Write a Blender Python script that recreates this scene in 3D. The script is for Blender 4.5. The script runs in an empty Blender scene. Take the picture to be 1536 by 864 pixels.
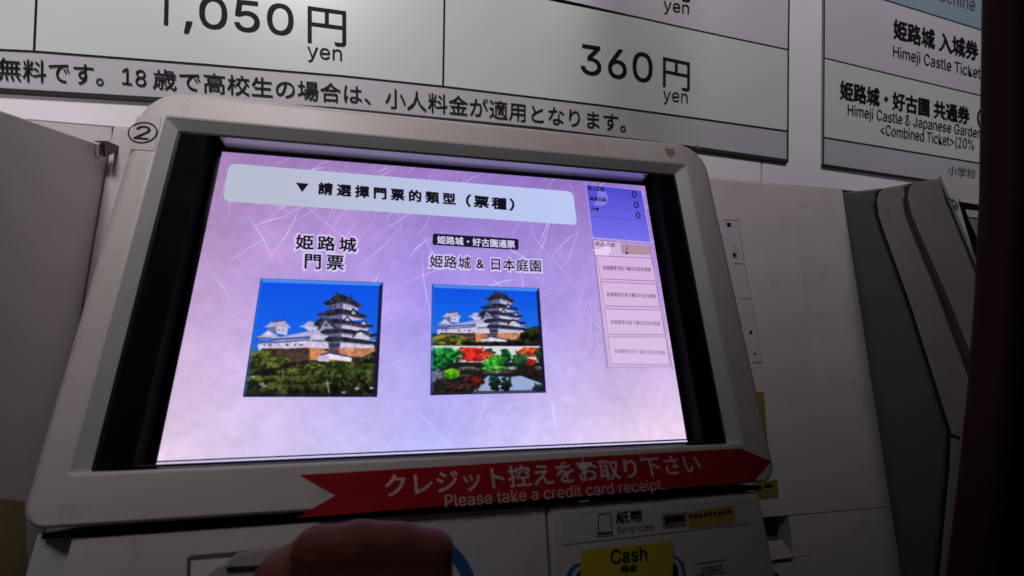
import bpy, bmesh, math, random
import numpy as np
from mathutils import Vector, Matrix
random.seed(4); rng = np.random.default_rng(7)
SC = bpy.context.scene; COL = SC.collection

# ------------------------------------------------------------ camera, world, light
YAW, PITCH, ROLL, FPX = 0.20218, -0.02319, 0.02523, 683.0
def _rx(a): c,s=math.cos(a),math.sin(a); return np.array([[1,0,0],[0,c,-s],[0,s,c]])
def _rz(a): c,s=math.cos(a),math.sin(a); return np.array([[c,-s,0],[s,c,0],[0,0,1.]])
RC = _rz(ROLL)@_rx(PITCH)@np.array([[1,0,0],[0,0,-1],[0,1,0.]])@_rz(YAW)
cam = bpy.data.objects.new('camera', bpy.data.cameras.new('camera')); COL.objects.link(cam)
mw = np.eye(4); mw[:3,:3] = RC.T@np.diag([1,-1,-1]); cam.matrix_world = Matrix(mw.tolist())
cam.data.sensor_width = 36; cam.data.lens = FPX/1536*36
cam.data.clip_start = .01; cam.data.clip_end = 50
cam.data.dof.use_dof = True; cam.data.dof.focus_distance = .42; cam.data.dof.aperture_fstop = 7.0
SC.camera = cam
w = bpy.data.worlds.new('World'); SC.world = w; w.use_nodes = True
w.node_tree.nodes['Background'].inputs[0].default_value = (.72,.67,.74,1)
w.node_tree.nodes['Background'].inputs[1].default_value = .018
SC.view_settings.view_transform = 'Standard'; SC.view_settings.look = 'None'
SC.view_settings.exposure = 0; SC.view_settings.gamma = 1
def lamp(name, kind, loc, target, energy, color, **kw):
    l = bpy.data.lights.new(name, kind); l.energy = energy; l.color = color
    for k,v in kw.items(): setattr(l,k,v)
    o = bpy.data.objects.new(name, l); COL.objects.link(o); o.location = loc
    o.rotation_euler = (Vector(target)-Vector(loc)).to_track_quat('-Z','Y').to_euler(); return o
lamp('overhead_spot','SPOT',(-.35,-.25,.95),(-.26,.48,.45),36,(.99,.94,.95),shadow_soft_size=.12,spot_size=math.radians(75),spot_blend=1.0)
lamp('overhead_spot','SPOT',(.55,-.30,1.05),(.60,.48,.56),20,(.99,.93,.97),shadow_soft_size=.12,spot_size=math.radians(70),spot_blend=1.0)  # added spot that brightens the right boards, outside the first cone

# ------------------------------------------------------------ geometry of the place
D = .48                                   # distance of the price boards
def ray(u,v): return RC.T@np.array([(u-768)/FPX,(v-432)/FPX,1.0])
def onY(u,v,Y=D): d=ray(u,v); return d*(Y/d[1])
def onX(u,v,X): d=ray(u,v); return d*(X/d[0])
class Plane:                              # a local frame: x right, y up the plane, z out of it
    def __init__(s,O,tilt):
        s.O=np.array(O,float); M=_rx(-tilt); s.M=np.stack([M@[1,0,0],M@[0,0,1],M@[0,-1,0]],axis=1)
    def hit(s,u,v,c=0):
        n=s.M[:,2]; P0=s.O+n*c; d=ray(u,v); k=(P0@n)/(d@n); q=s.M.T@(d*k-s.O); return (q[0],q[1],c)
    def matrix(s):
        m=np.eye(4); m[:3,:3]=s.M; m[:3,3]=s.O; return Matrix(m.tolist())
WALL = Plane((0,D,0),0)
SCR = Plane((.0228,.3058,.0084),.3332)
FACE = Plane((.35,.475,.115),.169)

# ------------------------------------------------------------ materials
def srgb(r,g,b): return tuple(((c/255)/12.92 if c/255<=.04045 else ((c/255+.055)/1.055)**2.4) for c in (r,g,b))
def mat(name, col, rough=.5, metal=0, var=.06, scale=18, bump=.0, coat=0, spec=.5, dirt=None, dirtamt=.5, bscale=900, dscale=None, dpos=.60):
    m=bpy.data.materials.new(name); m.use_nodes=True; nt=m.node_tree; b=nt.nodes['Principled BSDF']
    b.inputs['Roughness'].default_value=rough; b.inputs['Metallic'].default_value=metal
    b.inputs['Coat Weight'].default_value=coat; b.inputs['Specular IOR Level'].default_value=spec
    tc=nt.nodes.new('ShaderNodeTexCoord')
    n=nt.nodes.new('ShaderNodeTexNoise'); n.inputs['Scale'].default_value=scale; n.inputs['Detail'].default_value=6
    nt.links.new(tc.outputs['Object'],n.inputs['Vector'])
    mx=nt.nodes.new('ShaderNodeMix'); mx.data_type='RGBA'
    mx.inputs[6].default_value=tuple(max(0,c*(1-var*1.6)) for c in col)+(1,); mx.inputs[7].default_value=tuple(min(1,c*(1+var)) for c in col)+(1,)
    nt.links.new(n.outputs[0],mx.inputs[0]); out=mx.outputs[2]
    if dirt:
        n2=nt.nodes.new('ShaderNodeTexNoise'); n2.inputs['Scale'].default_value=dscale or scale*7; n2.inputs['Detail'].default_value=9; n2.inputs['Roughness'].default_value=.7
        nt.links.new(tc.outputs['Object'],n2.inputs['Vector'])
        r=nt.nodes.new('ShaderNodeValToRGB'); r.color_ramp.elements[1].position=dpos+.14; r.color_ramp.elements[0].position=dpos; r.color_ramp.elements[0].color=(0,0,0,1)
        r.color_ramp.elements[1].color=(dirtamt,)*3+(1,)
        nt.links.new(n2.outputs[0],r.inputs[0])
        m2=nt.nodes.new('ShaderNodeMix'); m2.data_type='RGBA'; m2.inputs[7].default_value=dirt+(1,)
        nt.links.new(r.outputs[0],m2.inputs[0]); nt.links.new(out,m2.inputs[6]); out=m2.outputs[2]
    nt.links.new(out,b.inputs['Base Color'])
    rr=nt.nodes.new('ShaderNodeMapRange'); rr.inputs[3].default_value=max(0,rough-.08); rr.inputs[4].default_value=min(1,rough+.12)
    nt.links.new(n.outputs[0],rr.inputs[0]); nt.links.new(rr.outputs[0],b.inputs['Roughness'])
    if bump:
        nb=nt.nodes.new('ShaderNodeTexNoise'); nb.inputs['Scale'].default_value=bscale; nb.inputs['Detail'].default_value=3
        nt.links.new(tc.outputs['Object'],nb.inputs['Vector'])
        bp=nt.nodes.new('ShaderNodeBump'); bp.inputs['Strength'].default_value=bump; bp.inputs['Distance'].default_value=.0004
        nt.links.new(nb.outputs[0],bp.inputs['Height']); nt.links.new(bp.outputs[0],b.inputs['Normal'])
    return m
CREAM = mat('cream_plastic',(.58,.53,.51),.42,var=.12,scale=11,bump=.3,dirt=(.26,.20,.16),dirtamt=.35,dscale=46,dpos=.56)
CREAM2= mat('cream_cabinet',(.56,.51,.52),.36,var=.12,scale=6,bump=.12,dirt=(.30,.25,.22),dirtamt=.35,dscale=38,dpos=.58)
SIDE1 = mat('grey_cream_metal',(.72,.69,.70),.40,var=.10,scale=6,bump=.1)
GREY  = mat('grey_panel',(.20,.215,.245),.38,var=.06,scale=8,bump=.1)
LGREY = mat('lower_side',(.46,.44,.47),.5,var=.06)
BLACK = mat('black_mask',(.004,.004,.005),.16,var=.3,scale=30,spec=.3)
GAP   = mat('dark_gap',(.012,.010,.010),.7)
GROOVE= mat('brown_groove',(.13,.10,.10),.6)
REVEAL= mat('polished_reveal',(.84,.95,.84),.2,metal=.15,var=.02,coat=1)
CHAMF = mat('inner_chamfer',(.60,.58,.60),.45,var=.05)
WHITE = mat('white_wall_panel',(.90,.88,.93),.30,var=.03,scale=4,coat=.2)
INK   = mat('black_ink',(.010,.009,.011),.6,var=.1,spec=.12)
INKG  = mat('grey_ink',(.16,.15,.16),.5,var=.1)
P_GRN = mat('poster_pale_green',(.64,.70,.66),.32,var=.05,scale=5,dirt=(.16,.15,.13),dirtamt=.5,dscale=330,dpos=.70)
P_LAV = mat('poster_pale_lavender',(.64,.61,.67),.32,var=.05,scale=5,dirt=(.16,.15,.13),dirtamt=.5,dscale=330,dpos=.70)
P_GRY = mat('poster_grey',(.53,.52,.56),.32,var=.06,scale=5,dirt=(.2,.18,.17),dirtamt=.4,dscale=200,dpos=.68)
P_BLU = mat('poster_blue',(.28,.40,.47),.32,var=.04,scale=5)
RED   = mat('red_sticker',(.36,.004,.010),.30,var=.08,scale=20,coat=.4)
SWHITE= mat('sticker_white',(.55,.50,.50),.35,var=.05)
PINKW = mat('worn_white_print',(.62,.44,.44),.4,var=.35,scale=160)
YELLOW= mat('yellow_sticker',(.52,.40,.03),.4,var=.1,scale=20)
BRASS = mat('amber_strip',(.42,.27,.08),.35,var=.15,scale=60)
BLUE  = mat('blue_ring',(.02,.11,.28),.35,var=.1)
LBLUE = mat('pale_blue_ring',(.45,.50,.62),.35,var=.05)
METAL = mat('zinc_bracket',(.75,.72,.68),.28,metal=.9,var=.25,scale=300)
DKMET = mat('dark_bracket',(.10,.08,.08),.5,var=.2)
WOOD  = mat('dark_red_lacquer',(.036,.011,.006),.75,spec=.15,var=.35,scale=7,bump=.2)
SKIN  = mat('skin',(.17,.050,.036),.6,var=.2,scale=60,bump=.5,bscale=500,spec=.25)
SKIN.node_tree.nodes['Principled BSDF'].inputs['Subsurface Weight'].default_value=.0
SKIN.node_tree.nodes['Principled BSDF'].inputs['Subsurface Scale'].default_value=.004
MATTE = mat('matte_black',(.006,.006,.007),.8,spec=.1)
FLOOR = mat('dark_floor',(.12,.11,.10),.6,var=.2)
def emit(name,rgb,strength=1.0):
    m=bpy.data.materials.new(name); m.use_nodes=True; b=m.node_tree.nodes['Principled BSDF']
    b.inputs['Base Color'].default_value=(.01,.01,.012,1); b.inputs['Roughness'].default_value=.25; b.inputs['Specular IOR Level'].default_value=.0
    b.inputs['Emission Color'].default_value=tuple(rgb)+(1,); b.inputs['Emission Strength'].default_value=strength; return m

# ------------------------------------------------------------ object helpers
def obj(name, bm, m, parent=None, smooth=False, mats=None):
    me=bpy.data.meshes.new(name); 
    if isinstance(bm,bmesh.types.BMesh): bm.to_mesh(me); bm.free()
    else: me=bm
    for x in (mats or [m]): me.materials.append(x)
    if smooth:
        for p in me.polygons: p.use_smooth=True
    o=bpy.data.objects.new(name,me); COL.objects.link(o)
    if parent: o.parent=parent
    return o
def empty(name,label,cat,matrix=None,group=None):
    o=bpy.data.objects.new(name,None); COL.objects.link(o); o.empty_display_size=.05
    if matrix is not None: o.matrix_world=matrix
    o['label']=label; o['category']=cat
    if group: o['group']=group
    return o
def poly(bm, pts, mi=0):
    f=bm.faces.new([bm.verts.new(p) for p in pts]); f.material_index=mi; return f
def prism(bm, pts, vec):                   # closed prism: polygon pts swept by vec
    a=[bm.verts.new(p) for p in pts]; b=[bm.verts.new(tuple(Vector(p)+Vector(vec))) for p in pts]
    bm.faces.new(a); bm.faces.new(b[::-1])
    for i in range(len(a)):
        j=(i+1)%len(a); bm.faces.new((a[i],b[i],b[j],a[j]))
    bmesh.ops.recalc_face_normals(bm,faces=bm.faces)
def bevel(bm, w, seg=3, ang=30):
    es=[e for e in bm.edges if len(e.link_faces)==2 and e.calc_face_angle(0)>math.radians(ang)]
    bmesh.ops.bevel(bm,geom=es,offset=w,segments=seg,affect='EDGES',profile=.6,clamp_overlap=True)
def box(bm,x0,x1,y0,y1,z0,z1): prism(bm,[(x0,y0,z0),(x1,y0,z0),(x1,y1,z0),(x0,y1,z0)],(0,0,z1-z0))
def rrect(x0,x1,y0,y1,r,k=8,rb=None):
    pts=[]; q=r if rb is None else rb
    for cx,cy,a0,r in ((x1-r,y1-r,0,r),(x0+r,y1-r,90,r),(x0+q,y0+q,180,q),(x1-q,y0+q,270,q)):
        for i in range(k+1):
            a=math.radians(a0+90*i/k); pts.append((cx+r*math.cos(a),cy+r*math.sin(a)))
    return pts
def rings(bm, specs):                      # specs: list of (x0,x1,y0,y1,r,z); quads between neighbours
    loops=[[bm.verts.new((x,y,s[5])) for x,y in rrect(*s[:5],rb=(s[6] if len(s)>6 else None))] for s in specs]
    for A,B in zip(loops,loops[1:]):
        n=len(A)
        for i in range(n): bm.faces.new((A[i],A[(i+1)%n],B[(i+1)%n],B[i]))
    bmesh.ops.recalc_face_normals(bm,faces=bm.faces); return loops
try: FONT=bpy.data.fonts.load(bpy.utils.system_resource('DATAFILES',path='fonts')+'/Inter.woff2')   # ships with Blender
except Exception: FONT=None
def text(s, bl, br, tl, m, parent, h=.0006, bold=0, spacing=1.0, name='lettering', res=3):
    """text mesh whose bounding box is fitted to three points (local 3-D tuples)"""
    cu=bpy.data.curves.new('t','FONT'); cu.body=s; cu.size=1
    if FONT and s.isascii(): cu.font=FONT
    cu.resolution_u=res; cu.space_character=spacing; cu.fill_mode='FRONT'
    t=bpy.data.objects.new('t',cu); COL.objects.link(t)
    me=bpy.data.meshes.new_from_object(t.evaluated_get(bpy.context.evaluated_depsgraph_get())) if False else None
    bpy.context.view_layer.update()
    dg=bpy.context.evaluated_depsgraph_get(); me=bpy.data.meshes.new_from_object(t.evaluated_get(dg))
    bpy.data.objects.remove(t); bpy.data.curves.remove(cu)
    n=len(me.vertices); co=np.empty(n*3,np.float32); me.vertices.foreach_get('co',co); co=co.reshape(-1,3)
    lo=co.min(0); hi=co.max(0); q=(co-lo)/np.maximum(hi-lo,1e-6)
    bl,br,tl=[np.array(a,float) for a in (bl,br,tl)]
    ex=br-bl; ey=tl-bl; nn=np.cross(ex,ey); nn/=np.linalg.norm(nn)
    P=bl+q[:,:1]*ex+q[:,1:2]*ey+nn*h
    if bold:                               # heavier weight: the glyphs repeated with tiny shifts
        ux=ex/np.linalg.norm(ex); uy=np.cross(nn,ux); sc=np.linalg.norm(ey)*bold; T=[tuple(p.vertices) for p in me.polygons]; V=[];Fc=[]
        k_=8 if bold>.012 else 4
        for i in range(k_):
            a_=2*math.pi*(i+.5)/k_; V.append(P+ux*math.cos(a_)*sc+uy*math.sin(a_)*sc+nn*1e-6*i); Fc+= [tuple(x+i*n for x in t) for t in T]
        if k_==8: V.append(P); Fc+=[tuple(x+8*n for x in t) for t in T]
        bpy.data.meshes.remove(me); me=bpy.data.meshes.new(name); me.from_pydata(np.concatenate(V).tolist(),[],Fc)
    else: me.vertices.foreach_set('co',P.astype(np.float32).ravel())
    me.materials.clear(); me.update()
    me.name=name; o=obj(name,me,m,parent); return o
def line(bm, pts, wd, nrm, h):             # flat printed rule along a polyline
    n=Vector(nrm); P=[Vector(p)+n*h for p in pts]; L=[];R=[]
    for i,p in enumerate(P):
        t=(P[min(i+1,len(P)-1)]-P[max(i-1,0)]).normalized(); s=n.cross(t).normalized()*wd/2
        L.append(bm.verts.new(p+s)); R.append(bm.verts.new(p-s))
    for i in range(len(P)-1): bm.faces.new((R[i],R[i+1],L[i+1],L[i]))

# ------------------------------------------------------------ floor and wall
bm=bmesh.new(); box(bm,-4,4,-4,.6,-1.25,-1.2); o=obj('floor',bm,FLOOR); o['kind']='structure'
wall=bpy.data.objects.new('wall',None); COL.objects.link(wall); wall['kind']='structure'
bm=bmesh.new(); box(bm,-2.5,3.5,.494,.60,-1.2,1.6); obj('backing',bm,GAP,wall)
xs=onY(1141,255,.484)[0]; zb=lambda x:.1490
for a,b in ((-1.6,-.82),(-.8185,xs-.0008),(xs+.0008,2.2)):
    bm=bmesh.new(); box(bm,a,b,.4822,.494,.1490,1.5); bevel(bm,.0006,1); obj('panel',bm,WHITE,wall)

bm=bmesh.new(); box(bm,-1.6,-.2812,.4826,.494,-1.19,.1484); bevel(bm,.0006,1); obj('panel',bm,CREAM2,wall)

# ------------------------------------------------------------ price boards
def W(u,v): return tuple(onY(u,v))
def board(parent, left_u, bottom, rows, right):
    pass
N=(0,-1,0)
pb=empty('price_board','large wall price board reading 1,050 yen and 360 yen above the lit screen','price board',group='price boards on the wall')
bot=[(-420,106),(-60,129),(0,132.5),(230,146),(500,161),(800,190),(1050,221),(1181.5,239.5)]
L1=[(-420,58),(-60,72),(0,75),(52,77.5),(300,96.5),(512,114),(665,130),(900,158),(1040,177),(1181.5,197)]
L2=[(-420,-190),(-60,-160),(300,-105),(665,-35),(840,0),(1024,41.5),(1182.5,75)]
TOPZ=.95
bm=bmesh.new(); pts=[W(*p) for p in bot]; xr=pts[-1][0]; pts=pts+[(xr+.001,D,TOPZ),(pts[0][0],D,TOPZ)]
prism(bm,pts,(0,.006,0)); obj('board_panel',bm,P_GRY,pb)
def cell(name,lo,hi,m,parent,h=.0003):
    bm=bmesh.new(); P=[W(*p) for p in lo]+[ (W(*p) if not isinstance(p[1],str) else None) for p in hi[::-1]]
    poly(bm,[(x,y-h,z) for x,y,z in P]); bmesh.ops.triangulate(bm,faces=bm.faces)
    return obj(name,bm,m,parent)
def clipx(L,a,b):
    xs_=[p[0] for p in L]; ys=[p[1] for p in L]; f=lambda x: float(np.interp(x,xs_,ys))
    return [(a,f(a))]+[p for p in L if a<p[0]<b]+[(b,f(b))]
for a,b in ((-420,55),(55,667),(667,1182)):
    cell('price_cell',clipx(L1,a,b),clipx(L2,a,b),P_GRN,pb)
bm=bmesh.new(); P=[W(*p) for p in L2]; poly(bm,[(x,y-.0003,z) for x,y,z in P]+[(P[-1][0],D-.0003,TOPZ),(P[0][0],D-.0003,TOPZ)]); bmesh.ops.triangulate(bm,faces=bm.faces)
obj('price_cell',bm,P_LAV,pb)
bm=bmesh.new()
line(bm,[W(*p) for p in L1],.0017,N,.0006); line(bm,[W(*p) for p in L2],.0017,N,.0006)
line(bm,[W(667.5,0-60),W(664.5,129)],.0019,N,.0008); line(bm,[W(58,-60),W(52,76)],.0017,N,.0008)
line(bm,[W(1184,-60),W(1182,75),W(1181,239)],.0020,N,.0008)
obj('ruled_lines',bm,INK,pb)
bm=bmesh.new(); P=[Vector(W(*p)) for p in bot]
prism(bm,[tuple(p+Vector((0,-.0012,0))) for p in P]+[tuple(p+Vector((0,-.0012,-.0042))) for p in P[::-1]],(0,.008,0)); obj('bottom_edging',bm,GAP,pb)
def wtext(s,bl,br,tl,m=INK,par=pb,**k): return text(s,W(*bl),W(*br),W(*tl),m,par,h=.0010,**k)
bm=bmesh.new(); poly(bm,[tuple(Vector(W(*p_))+Vector((0,-.0010,0))) for p_ in ((246.5,38),(252.5,38.6),(254,-24),(248,-24))]); poly(bm,[tuple(Vector(W(*p_))+Vector((0,-.0010,0))) for p_ in ((249,-24),(249,-17),(236,-8),(236,-14))]); obj('lettering',bm,INK,pb)
wtext(',050',(277,50),(440,64),(277,-8),bold=.012)
wtext('円',(462,64),(519,71),(462,10),bold=.006)
wtext('yen',(461,93),(513,98),(461,70))
wtext('無料です。',(-2,121),(156,130),(-2,87),bold=.008)
wtext('18',(184,127),(220,131),(184,102),bold=.004)
wtext('歳で高校生の場合は、',(230,134),(556,158),(230,103),bold=.008)
wtext('小人料金が適用となります。',(578,162),(938,199),(578,132),bold=.008)
wtext('360',(871,111),(978,125),(871,66),bold=.012)
wtext('円',(994,130),(1034,138),(994,86),bold=.006)
wtext('yen',(994,156),(1031,161),(994,136))
wtext('yen',(995,21),(1033,27),(995,2),bold=.004)
wtext('円',(993,-3),(1035,4),(993,-48),bold=.012)

pb2=empty('price_board','smaller wall board listing castle tickets and combined tickets beside the dark pillar','price board',group='price boards on the wall')
RB=[(1233.8,246),(1330,260.5),(1395,270),(1480,283),(1600,302)]
R1=[(1234.5,206),(1350,225),(1464,244),(1600,267)]
R2=[(1235.5,87),(1350,115),(1464,142),(1600,175)]
R3=[(1236,-28),(1326,0),(1464,43),(1600,86)]
bm=bmesh.new(); P=[W(*p) for p in RB]; prism(bm,P+[(P[-1][0],D,TOPZ),(P[0][0],D,TOPZ)],(0,.006,0)); obj('board_panel',bm,P_GRY,pb2)
cell('ticket_cell',R1,R2,P_GRN,pb2); cell('ticket_cell',R2,R3,P_LAV,pb2)
bm=bmesh.new(); P=[W(*p) for p in R3]; poly(bm,[(x,y-.0003,z) for x,y,z in P]+[(P[-1][0],D-.0003,TOPZ),(P[0][0],D-.0003,TOPZ)]); bmesh.ops.triangulate(bm,faces=bm.faces); obj('heading_cell',bm,P_BLU,pb2)
bm=bmesh.new()
for L in (R1,R2,R3): line(bm,[W(*p) for p in L],.0015,N,.0006)
line(bm,[W(1236.5,-60),W(1234.5,246)],.0016,N,.0008); obj('ruled_lines',bm,INK,pb2)
bm=bmesh.new(); P=[Vector(W(*p)) for p in RB]
prism(bm,[tuple(p+Vector((0,-.0012,0))) for p in P]+[tuple(p+Vector((0,-.0012,-.0026))) for p in P[::-1]],(0,.008,0)); obj('bottom_edging',bm,GAP,pb2)
k=dict(par=pb2)
wtext('Machine',(1394,-4),(1462,18),(1394,-26),m=INKG,**k)
wtext('姫路城 入城券',(1340,58),(1466,92),(1340,29),bold=.03,**k)
wtext('Himeji Castle Ticket',(1339,90),(1470,123),(1339,68),**k)
wtext('姫路城・好古園 共通券（',(1260,149),(1470,191),(1260,121),bold=.03,**k)
wtext('Himeji Castle & Japanese Garden',(1271,177),(1471,212),(1271,156),**k)
wtext('<Combined Ticket>(20%',(1320,205),(1460,228),(1320,185),**k)
wtext('小学校',(1421,263),(1463,270),(1421,247),m=INKG,**k)

# ------------------------------------------------------------ raster prints shown on the screen
class Img:
    def __init__(s,w,h,col=(0,0,0)): s.w,s.h=w,h; s.a=np.zeros((h,w,3)); s.a[:]=np.array(col)/255; s.yy,s.xx=np.mgrid[0:h,0:w]+.5
    def mask(s,pts):                       # pts in unit coords, y down; antialiased even-odd
        acc=np.zeros((s.h,s.w))
        for ox,oy in ((-.25,-.25),(.25,-.25),(-.25,.25),(.25,.25)):
            x=s.xx+ox; y=s.yy+oy; ins=np.zeros((s.h,s.w),bool); n=len(pts)
            for i in range(n):
                x0,y0=pts[i][0]*s.w,pts[i][1]*s.h; x1,y1=pts[(i+1)%n][0]*s.w,pts[(i+1)%n][1]*s.h
                if y0==y1: continue
                c=((y0<=y)&(y<y1))|((y1<=y)&(y<y0)); ins^=c&(x<(x1-x0)*(y-y0)/(y1-y0)+x0)
            acc+=ins
        return acc/4
    def fill(s,m,col,noise=0,n=None):
        c=np.array(col)/255
        if n is None: n=0
        s.a=s.a*(1-m[...,None])+m[...,None]*np.clip(c+(noise*n)[...,None] if noise else c,0,1)
    def poly(s,pts,col,**k): s.fill(s.mask(pts),col,**k)
    def noise(s,sx,sy=None,seed=0,oct=4):
        sy=sy or sx; r=np.random.default_rng(seed); out=np.zeros((s.h,s.w)); amp=1;tot=0
        for o in range(oct):
            gw,gh=int(sx*2**o)+2,int(sy*2**o)+2; g=r.random((gh,gw))
            X=s.xx/s.w*(gw-1.001); Y=s.yy/s.h*(gh-1.001); xi=X.astype(int); yi=Y.astype(int); fx=X-xi; fy=Y-yi
            fx=fx*fx*(3-2*fx); fy=fy*fy*(3-2*fy)
            out+=amp*((g[yi,xi]*(1-fx)+g[yi,xi+1]*fx)*(1-fy)+(g[yi+1,xi]*(1-fx)+g[yi+1,xi+1]*fx)*fy); tot+=amp; amp*=.55
        return out/tot
    def seg(s,p,q,wd,col,al=1.0):
        x0,y0,x1,y1=p[0]*s.w,p[1]*s.h,q[0]*s.w,q[1]*s.h; dx,dy=x1-x0,y1-y0; L=dx*dx+dy*dy+1e-9
        lx,hx=int(max(0,min(x0,x1)-3)),int(min(s.w,max(x0,x1)+4)); ly,hy=int(max(0,min(y0,y1)-3)),int(min(s.h,max(y0,y1)+4))
        if lx>=hx or ly>=hy: return
        X=s.xx[ly:hy,lx:hx]; Y=s.yy[ly:hy,lx:hx]; t=np.clip(((X-x0)*dx+(Y-y0)*dy)/L,0,1)
        d=np.hypot(X-x0-t*dx,Y-y0-t*dy); m=np.clip(wd/2+.5-d,0,1)*min(1,wd)*al
        s.a[ly:hy,lx:hx]=s.a[ly:hy,lx:hx]*(1-m[...,None])+m[...,None]*np.array(col)/255
    def blob(s,cx,cy,rx,ry,col,n,rough=.5,shade=.25,dark=(0,0,0)):
        d=np.hypot((s.xx/s.w-cx)/rx,(s.yy/s.h-cy)/ry)+rough*(n-.5)*2
        m=np.clip((1-d)*10,0,1); t=np.clip(.5+(cy-s.yy/s.h)/ry*.5+(n-.5)*3.0,0,1)
        c=np.array(dark)/255*(1-t[...,None])+np.array(col)/255*t[...,None]
        s.a=s.a*(1-m[...,None])+c*m[...,None]
    def soften(s,k=1,w=.5):
        for _ in range(k):
            b=s.a.copy(); b[1:-1,1:-1]=(s.a[1:-1,1:-1]*2+s.a[:-2,1:-1]+s.a[2:,1:-1]+s.a[1:-1,:-2]+s.a[1:-1,2:])/6; s.a=s.a*(1-w)+b*w
    def image(s,name):
        im=bpy.data.images.new(name,s.w,s.h); px=np.ones((s.h,s.w,4),np.float32); px[...,:3]=np.clip(s.a,0,1)[::-1]
        im.pixels.foreach_set(px.ravel()); im.update(); im.pack(); return im
def homog(src):                            # pixel quad (tl,tr,br,bl) -> unit square
    A=[];B=[]
    for (x,y),(u,v) in zip(src,((0,0),(1,0),(1,1),(0,1))):
        A.append([x,y,1,0,0,0,-u*x,-u*y]); B.append(u); A.append([0,0,0,x,y,1,-v*x,-v*y]); B.append(v)
    h=np.linalg.solve(np.array(A,float),np.array(B,float))
    def f(p):
        x,y=p; d=h[6]*x+h[7]*y+1; return ((h[0]*x+h[1]*y+h[2])/d,(h[3]*x+h[4]*y+h[5])/d)
    return f
def screen_mat(name,im,strength=1.0):
    m=emit(name,(0,0,0),strength); nt=m.node_tree; t=nt.nodes.new('ShaderNodeTexImage'); t.image=im; t.interpolation='Cubic'; t.extension='EXTEND'
    nt.links.new(t.outputs[0],nt.nodes['Principled BSDF'].inputs['Emission Color']); return m

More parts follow.
